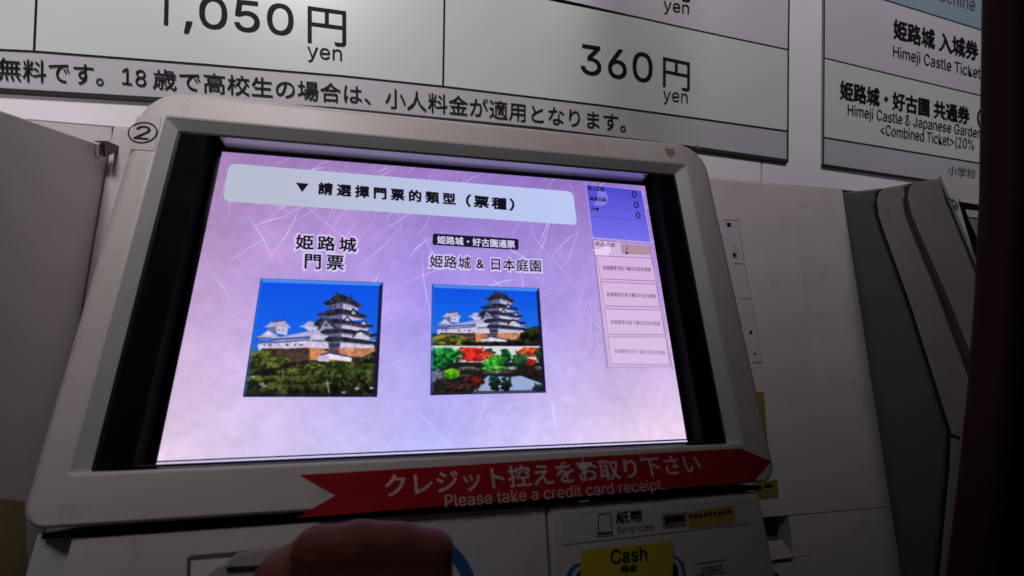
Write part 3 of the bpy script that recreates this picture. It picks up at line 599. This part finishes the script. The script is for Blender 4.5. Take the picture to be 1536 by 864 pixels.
for i in range(9):
    x=1034+i*7.2; y=776-i*.95; poly(bm,[H_(x,y-3.5,UC+.0014),H_(x+5,y-4.2,UC+.0014),H_(x+5,y+1.5,UC+.0014),H_(x,y+2.2,UC+.0014)])
obj('worn_print',bm,mat('worn_black',(.06,.04,.03),.6,var=.6,scale=700),bu)
uobj('window_rim',[(993,771),(1029.5,768),(1029.5,788),(995,792)],.0012,mat('rim_brown',(.20,.16,.15),.5),th=.0016); uobj('window',[(997,775),(1027,772),(1027,784),(998,787)],.0018,BLACK)
uobj('window_glint',[(1003,784.5),(1026,782),(1026,783),(1003,786)],.0020,METAL)
# blue ring around the note slot
def rring(name,p,d,r,m,c,par=bu):
    (x0,y1,_),(x1,y0,_)=H_(*p[0],UC),H_(*p[1],UC); bm=bmesh.new(); rings(bm,[(x0,x1,y0,y1,r,UC+c-.002),(x0,x1,y0,y1,r,UC+c),(x0+d,x1-d,y0+d,y1-d,max(r-d,.001),UC+c),(x0+d,x1-d,y0+d,y1-d,max(r-d,.001),UC+c-.002)]); return obj(name,bm,m,par)
ring=((846,846),(1040,940))
rring('slot_ring',ring,.0042,.010,BLUE,.0008); rring('slot_ring_inner',((855,850),(1033,936)),.0022,.007,LBLUE,.0012)
uobj('note_slot',[(862,858),(1026,843),(1026,925),(862,935)],.0004,BLACK)
cl=uobj('cash_label',[(871,826.5),(1009,811),(1010,842),(1008,880),(870,892)],.0030,YELLOW)
bm=bmesh.new()
ut('Cash',(916,845.5),(970,839.5),(916,825),INK,.0034,bold=.025); ut('現金',(931,858.5),(955,856),(931,848),INK,.0034,bold=.03)
uline('value_outline',[(1043,846),(1089,839.5),(1090,858),(1043,864),(1043,846)],.0005,INKG,.0006); ut('10000',(1051,860),(1082,855.5),(1051,850.5),INK,.0004,bold=.02)
# card unit at the lower left
CC=LC
def card(name,pts,c,m,th=None):
    bm=bmesh.new(); P=[H_(u,v,CC+c) for u,v in pts]
    if th: prism(bm,P,(0,0,th)); bevel(bm,.0006,2)
    else: poly(bm,P)
    return obj(name,bm,m,tm)
card('card_reader_rim',[(280,838),(286,833),(470,818),(640,806),(640,930),(280,950)],.0003,mat('reader_rim',(.10,.085,.085),.5))
card('card_reader_plate',[(286.5,841),(470,826),(636,815),(636,930),(284,945)],.0007,mat('reader_plate',(.62,.58,.62),.4))
card('card_reader_tray',[(290,880),(330,848),(480,836),(600,826),(600,920),(290,935)],.0010,mat('reader_tray',(.34,.31,.28),.45),th=.0025)
card('card_reader_flap',[(340,846),(357,829),(420,819),(600,806),(600,836),(338,849)],.0036,mat('reader_flap',(.36,.33,.33),.4),th=.004)
c=Vector(H_(620,910,CC)); bm=bmesh.new()
def circ(bm,c,r0,r1,z,n=64):
    A_=[bm.verts.new((c.x+r0*math.cos(t*2*math.pi/n),c.y+r0*math.sin(t*2*math.pi/n),z)) for t in range(n)]
    B_=[bm.verts.new((c.x+r1*math.cos(t*2*math.pi/n),c.y+r1*math.sin(t*2*math.pi/n),z)) for t in range(n)]
    for i in range(n): bm.faces.new((A_[i],A_[(i+1)%n],B_[(i+1)%n],B_[i]))
rr_=(Vector(H_(727,862,CC))-c).length
circ(bm,c,rr_,rr_*.82,CC+.0006); obj('pay_ring_outer',bm,mat('pale_ring',(.50,.52,.60),.4),tm)
bm=bmesh.new(); circ(bm,c,rr_*.86,rr_*.70,CC+.0009); obj('pay_ring',bm,BLUE,tm)

# slanted cabinet face behind the screen (world frame), reaching the right neighbour
def F(u,v,c=0): q=FACE.hit(u,v,c); return tuple(FACE.O+FACE.M@np.array(q))
def inface(x,y,c=0): return tuple(FACE.O+FACE.M@np.array((x-FACE.O[0],y,c)))
XR=.5246; XL=-.2785
def face_block(name,xa,xb,ya,yb_,rt,m,back=0.0,c=0.0):
    """prism whose side profile is slanted, with a rounded top edge of radius rt"""
    prof=[]
    if rt:
        for i in range(7):
            a=math.radians(90*i/6); prof.append((ya-rt+rt*math.sin(a), c-rt+rt*math.cos(a)))
        top_back=(ya,-.06)
    else: prof.append((ya,c)); top_back=(ya,-.06)
    P=[inface(xa,yb_,c)]+[inface(xa,y,cc) for y,cc in prof]+[inface(xa,*top_back),inface(xa,yb_,-.06)]
    bm=bmesh.new(); prism(bm,[tuple(L_(p)) for p in P],tuple(inv.to_3x3()@Vector((xb-xa,0,0)))); return obj(name,bm,m,tm,smooth=False)
yseam=FACE.hit(1345,760)[1]; 
yt=.0350
xc=F(1240,700)[0]
face_block('upper_face_panel',XL,xc,yt,yseam+.0006,.0025,CREAM2)
face_block('upper_face_trim',xc+.0002,XR,yt,yseam+.0006,.0025,CREAM,c=-.0006)
# lower part with a ticket tray recess
zs=yseam-.0006
face_block('lower_face_trim',xc+.0002,XR,zs,zs-.9,0,CREAM,c=-.0006)
xt=F(1186,800)[0]
face_block('lower_face_panel',xt,xc,zs,zs-.9,0,CREAM2)
yq=FACE.hit(1180,812)[1]; ylo=FACE.hit(1180,846)[1]
face_block('lower_face_panel',XL,xt-.0002,ylo,-.9,0,CREAM2)
face_block('tray_back',XL,xt-.0002,zs,ylo+.0004,0,GROOVE,c=-.02)
face_block('tray_slot',XL+.002,xt-.001,FACE.hit(1160,806)[1],FACE.hit(1160,812)[1],0,GAP,c=-.018)
bm=bmesh.new()
fl=lambda u,v,c=0:L_(F(u,v,c))
P=[fl(1100,819,-.012),fl(1187,807,-.012),fl(1218,831,.0006),fl(1100,848,.0006)]; prism(bm,P,(0,-.001,-.0006)); obj('tray_ledge',bm,mat('ledge',(.40,.35,.34),.5),tm)
bm=bmesh.new(); c=Vector(fl(1163,866)); 
for i in range(1): poly(bm,[tuple(c+inv.to_3x3()@Vector(FACE.M@np.array((.0045*math.cos(t*math.pi/12),.0045*math.sin(t*math.pi/12),.0006)))) for t in range(24)])
obj('key_hole',bm,GAP,tm)
# stickers on the face
def fobj(name,pts,c,m,par=tm):
    bm=bmesh.new(); poly(bm,[fl(u,v,c) for u,v in pts]); return obj(name,bm,m,par)
LAB=mat('notice_white',(.50,.47,.52),.4)
nl=fobj('notice_strip',[(1060,328),(1108,329.5),(1117,395),(1127,448),(1143,544),(1100,546)],.0004,LAB)
def fline(pts,wd=.0007,c=.0007):
    bm=bmesh.new(); nn=inv.to_3x3()@Vector(FACE.M[:,2]); line(bm,[fl(u,v,c) for u,v in pts],wd,tuple(nn),0); return obj('printed_line',bm,INKG,nl)
fline([(1085,329.8),(1108,330)]); fline([(1108,330),(1117,395),(1127,448),(1143,544)],.0003); fline([(1100,395.5),(1117,395.5)]); fline([(1110,448),(1127,448)])
fline([(1096,369),(1102.5,369),(1106,386),(1099,386.5)],.0006); fline([(1130,543),(1143,544)])
for pts in ([(1090,334),(1096,334),(1097,340),(1091,340)],[(1099,379),(1103,379),(1104.5,385),(1100,385)],[(1124,496),(1128,496),(1129,501),(1125,501)],[(1131,529),(1134,529),(1134.5,532),(1131.5,532)]): fobj('printed_mark',pts,.0008,INK,nl)
YD=mat('shaded_yellow',(.22,.18,.03),.5,var=.15)  # darker copy of the yellow, dimmer light put into the colour
fobj('yellow_strip',[(1130,588),(1146,588),(1155,716),(1140,718)],.0004,YD)
fobj('yellow_tag',[(1130,724),(1166,719.5),(1168,746),(1130,750)],.0006,YD); fobj('yellow_tag_print',[(1147,727),(1158,726),(1158,731),(1147,732)],.0009,INK)

# ------------------------------------------------------------ left neighbour
tl_=empty('ticket_machine','grey ticket machine side at the left edge with a small metal corner bracket','ticket machine',group='ticket machines in a row')
X1=-.2795
def sX(u,v,X): return tuple(onX(u,v,X))
a=Vector(sX(140,213,X1)); b=Vector(sX(0,165,X1)); dr=(b-a)/(b.y-a.y); far=a+dr*(.479-a.y); near=a+dr*(.20-a.y)
bm=bmesh.new(); prism(bm,[tuple(far),tuple(near),(X1,.16,-.25),(X1,.16,-1.19),(X1,.479,-1.19)],(-.5,0,0)); bevel(bm,.0016,3); obj('side_panel',bm,SIDE1,tl_)
br_=None
p=[sX(143,215,X1+.0006),sX(150,214,X1+.0006),sX(151,234,X1+.0006),sX(147,238,X1+.0006),sX(143,234,X1+.0006)]
bm=bmesh.new(); prism(bm,p,(.003,0,0)); bevel(bm,.0008,2); brk=obj('bracket',bm,METAL,tl_)
p=[sX(139,211,X1+.0045),sX(156,211,X1+.0045),sX(178,221,X1+.0045),sX(164,230,X1+.0045),sX(152,235,X1+.0045),sX(151,215,X1+.0045)]
bm=bmesh.new(); prism(bm,p,(.0030,0,0)); obj('bracket_fold',bm,DKMET,brk)
YB=mat('yellow_notice',(.38,.29,.11),.5,var=.2)
bm=bmesh.new(); poly(bm,[sX(-60,742,X1+.0006),sX(38,752,X1+.0006),sX(44,900,X1+.0006),sX(-60,930,X1+.0006)]); obj('yellow_notice',bm,YB,tl_)

# ------------------------------------------------------------ right neighbour
tr=empty('ticket_machine','ticket machine numbered 3 at the right, seen from its layered grey and cream side','ticket machine',group='ticket machines in a row')
XS=.525; XE=1.05
def prof(pts,X=XS): return [sX(u,v,X) for u,v in pts]
# silhouettes of the side, front to back, all on the plane x = XS
def layer(name,front,back,m,dx=0,rough_b=.0012,parent=tr):
    """front and back: pixel polylines from top to bottom"""
    P=[Vector(sX(u,v,XS)) for u,v in front]+[Vector(sX(u,v,XS)) for u,v in back[::-1]]
    P=[(XS+dx,p.y,p.z) for p in P]; bm=bmesh.new(); prism(bm,P,(XE-XS,0,0)); bevel(bm,rough_b,2,40) if rough_b else None; return obj(name,bm,m,parent,smooth=False)
def down(p,z=-1.19): q=Vector(sX(*p,XS)); return q
l0=[(1262,289),(1256,300),(1256,900)]
l1=[(1322,282),(1312,290),(1309,303),(1312,325),(1322,355),(1360,460),(1420,648),(1418,700),(1398,900)]
l1b=[(1327,281),(1317,289),(1314,302),(1317,324),(1327,353),(1365,458),(1425,647),(1423,700),(1404,900)]
l2=[(1366,274),(1356,282),(1353,296),(1357,322),(1366,346),(1405,440),(1450,560),(1490,660),(1486,900)]
l2b=[(1371,273),(1364,281),(1362,296),(1367,320),(1378,346),(1418,436),(1462,545),(1505,655),(1500,900)]
l3=[(1409,268),(1412,280),(1417,300),(1430,330),(1458,399),(1520,555),(1570,690),(1600,900)]
layer('rear_side_panel',l1,l0,GREY,rough_b=.007)
layer('seam_gap',l1b,l1,GAP,dx=.004,rough_b=0)
layer('door_side',l2,l1b,CREAM,rough_b=.003)
layer('groove',l2b,l2,GROOVE,dx=.0025,rough_b=0)
layer('bezel_side',l3,l2b,SIDE1 if False else CREAM,rough_b=0,dx=0)
# short horizontal joint low on the door
bm=bmesh.new(); P=prof([(1421,648),(1440,655),(1440,660),(1421,654)],XS-.0006); poly(bm,P); obj('door_joint',bm,GAP,tr)
# front plate of the screen unit, in its own tilted frame
o3=onX(1409,268,XS); FR3=Plane(o3,.3332)
def G(u,v,c): q=FR3.hit(u,v,c); return tuple(FR3.O+FR3.M@np.array(q))
def g3(name,pts,c,m,par=tr):
    bm=bmesh.new(); poly(bm,[G(u,v,c) for u,v in pts]); return obj(name,bm,m,par)
def lf(x,y,c): return tuple(FR3.O+FR3.M@np.array((x,y,c)))
bm=bmesh.new(); B=[lf(-.001,0.002,0),lf(.42,.002,0),lf(.42,-.30,0),lf(-.001,-.30,0)]; prism(bm,B,tuple(FR3.M[:,2]*.003)); bevel(bm,.001,2); obj('front_plate',bm,CHAMF,tr)
g3('window_top_edge',[(1436,295),(1500,304),(1500,314),(1441,303)],.0034,SIDE1)
g3('screen_window',[(1438,302),(1500,312),(1540,420),(1470,410)],.0034,BLACK)
g3('lower_rail',[(1448,314),(1500,320),(1500,332),(1452,325)],.0038,CHAMF)
g3('screen',[(1452,327),(1500,335),(1540,440),(1495,420)],.0036,mat('dim_screen',(.30,.26,.28),.4))
c3=Vector(FR3.hit(1429,306,.0036)); bm=bmesh.new()
def ring3(r0,r1):
    n=28; A_=[bm.verts.new(lf(c3.x+r0*math.cos(t*2*math.pi/n),c3.y+r0*math.sin(t*2*math.pi/n),.0036)) for t in range(n)]; B_=[bm.verts.new(lf(c3.x+r1*math.cos(t*2*math.pi/n),c3.y+r1*math.sin(t*2*math.pi/n),.0036)) for t in range(n)]
    for i in range(n): bm.faces.new((A_[i],A_[(i+1)%n],B_[(i+1)%n],B_[i]))
ring3(.0068,.0058); cs=obj('number_mark',bm,INK,tr)
text('3',lf(c3.x-.0034,c3.y-.0042,.0036),lf(c3.x+.0034,c3.y-.0042,.0036),lf(c3.x-.0034,c3.y+.0042,.0036),INK,cs,h=.0003,bold=.01)

# ------------------------------------------------------------ dark pillar at the right
bm=bmesh.new(); YP=.17
edge=[(1467.5,-260),(1467,0),(1465,140),(1463,288),(1456,440),(1446,576),(1431,720),(1413,864),(1395,980)]
loops=[]
for u,v in edge:
    q=onY(u,v,YP); w_=.075; q=onY(u,v,YP+.022); q[1]-=.022; loops.append([bm.verts.new((q[0]+x,q[1]+y,q[2])) for x,y in [(a_,b_) for a_,b_ in rrect(0,w_,0,.024,.008,5)]])
top_=[bm.verts.new((v_.co.x,v_.co.y,.9)) for v_ in loops[0]]; botm=[bm.verts.new((v_.co.x,v_.co.y,-1.2)) for v_ in loops[-1]]
loops=[top_]+loops+[botm]
for A_,B_ in zip(loops,loops[1:]):
    n=len(A_)
    for i in range(n): bm.faces.new((A_[i],A_[(i+1)%n],B_[(i+1)%n],B_[i]))
bm.faces.new(top_); bm.faces.new(botm); bmesh.ops.recalc_face_normals(bm,faces=bm.faces)
o=obj('pillar',bm,WOOD,smooth=True); o['label']='dark reddish brown pillar closing off the right edge, nearest the camera'; o['category']='pillar'

# ------------------------------------------------------------ hand at the card reader
def hand():
    bm=bmesh.new()
    def cap(p,q,r0,r1,fl=1.0):
        p=Vector(p); q=Vector(q); n=5
        for i in range(n+1):
            t=i/n; c=p.lerp(q,t); r=r0+(r1-r0)*t
            m=Matrix.Translation(c)@Matrix.Diagonal((1,fl,1,1)); bmesh.ops.create_icosphere(bm,subdivisions=2,radius=r,matrix=m)
    Y=.205
    K=[Vector(onY(u,v,Y)) for u,v in ((474,826),(537,818),(600,818),(652,826))]     # knuckle row
    wr=Vector(onY(560,1090,Y)); wr.y-=.012
    lens=[(.040,.024,.020),(.044,.027,.021),(.041,.025,.020),(.033,.020,.018)]
    for i,k in enumerate(K):
        base=wr+Vector(((i-1.5)*.010,0,0)); r=(.0105,.0108,.0100,.0092)[i]
        cap(base,k,.0135,r*1.08,.9)
        if i<3:
            cap(base.lerp(k,.5),K[i+1].lerp(base,.35),.011,.010,.9)
            cap(k+Vector((0,.001,-.0005)),K[i+1]+Vector((0,.001,-.0005)),r*.97,r*.93)
            cap(k+Vector((0,0,-.012)),K[i+1]+Vector((0,0,-.012)),.0100,.0095,.85)
            cap(k+Vector((0,.003,-.0035)),K[i+1]+Vector((0,.003,-.0035)),.0085,.0080,.85)
        l=lens[i]; d1=Vector((.02*(i-1.5),.86,-.52)).normalized(); p1=k+d1*l[0]; d2=Vector((0,.25,-.97)).normalized(); p2=p1+d2*l[1]; d3=Vector((0,-.55,-.83)).normalized(); p3=p2+d3*l[2]
        cap(k,p1,r,r*.88); cap(p1,p2,r*.86,r*.80); cap(p2,p3,r*.80,r*.68)
    t0=wr+Vector((-.018,.004,.030)); t1=Vector(onY(400,940,Y+.004)); t2=Vector(onY(414,866,Y+.008)); t3=Vector(onY(446,838,Y+.016))
    cap(t0,t1,.016,.0125); cap(t1,t2,.0120,.0102); cap(t2,t3,.0100,.0088)
    cap(wr,wr+Vector((-.01,-.06,-.20)),.024,.034,.8)
    o=obj('person',bm,SKIN,None,smooth=True)
    r=o.modifiers.new('r','REMESH'); r.mode='VOXEL'; r.voxel_size=.0021
    s=o.modifiers.new('s','SMOOTH'); s.factor=.8; s.iterations=15
    bpy.context.view_layer.update(); me=bpy.data.meshes.new_from_object(o.evaluated_get(bpy.context.evaluated_depsgraph_get()))
    o.modifiers.clear(); o.data=me
    for p in me.polygons: p.use_smooth=True
    o['label']='hand with curled fingers reaching toward the card reader below the screen'; o['category']='person'
hand()
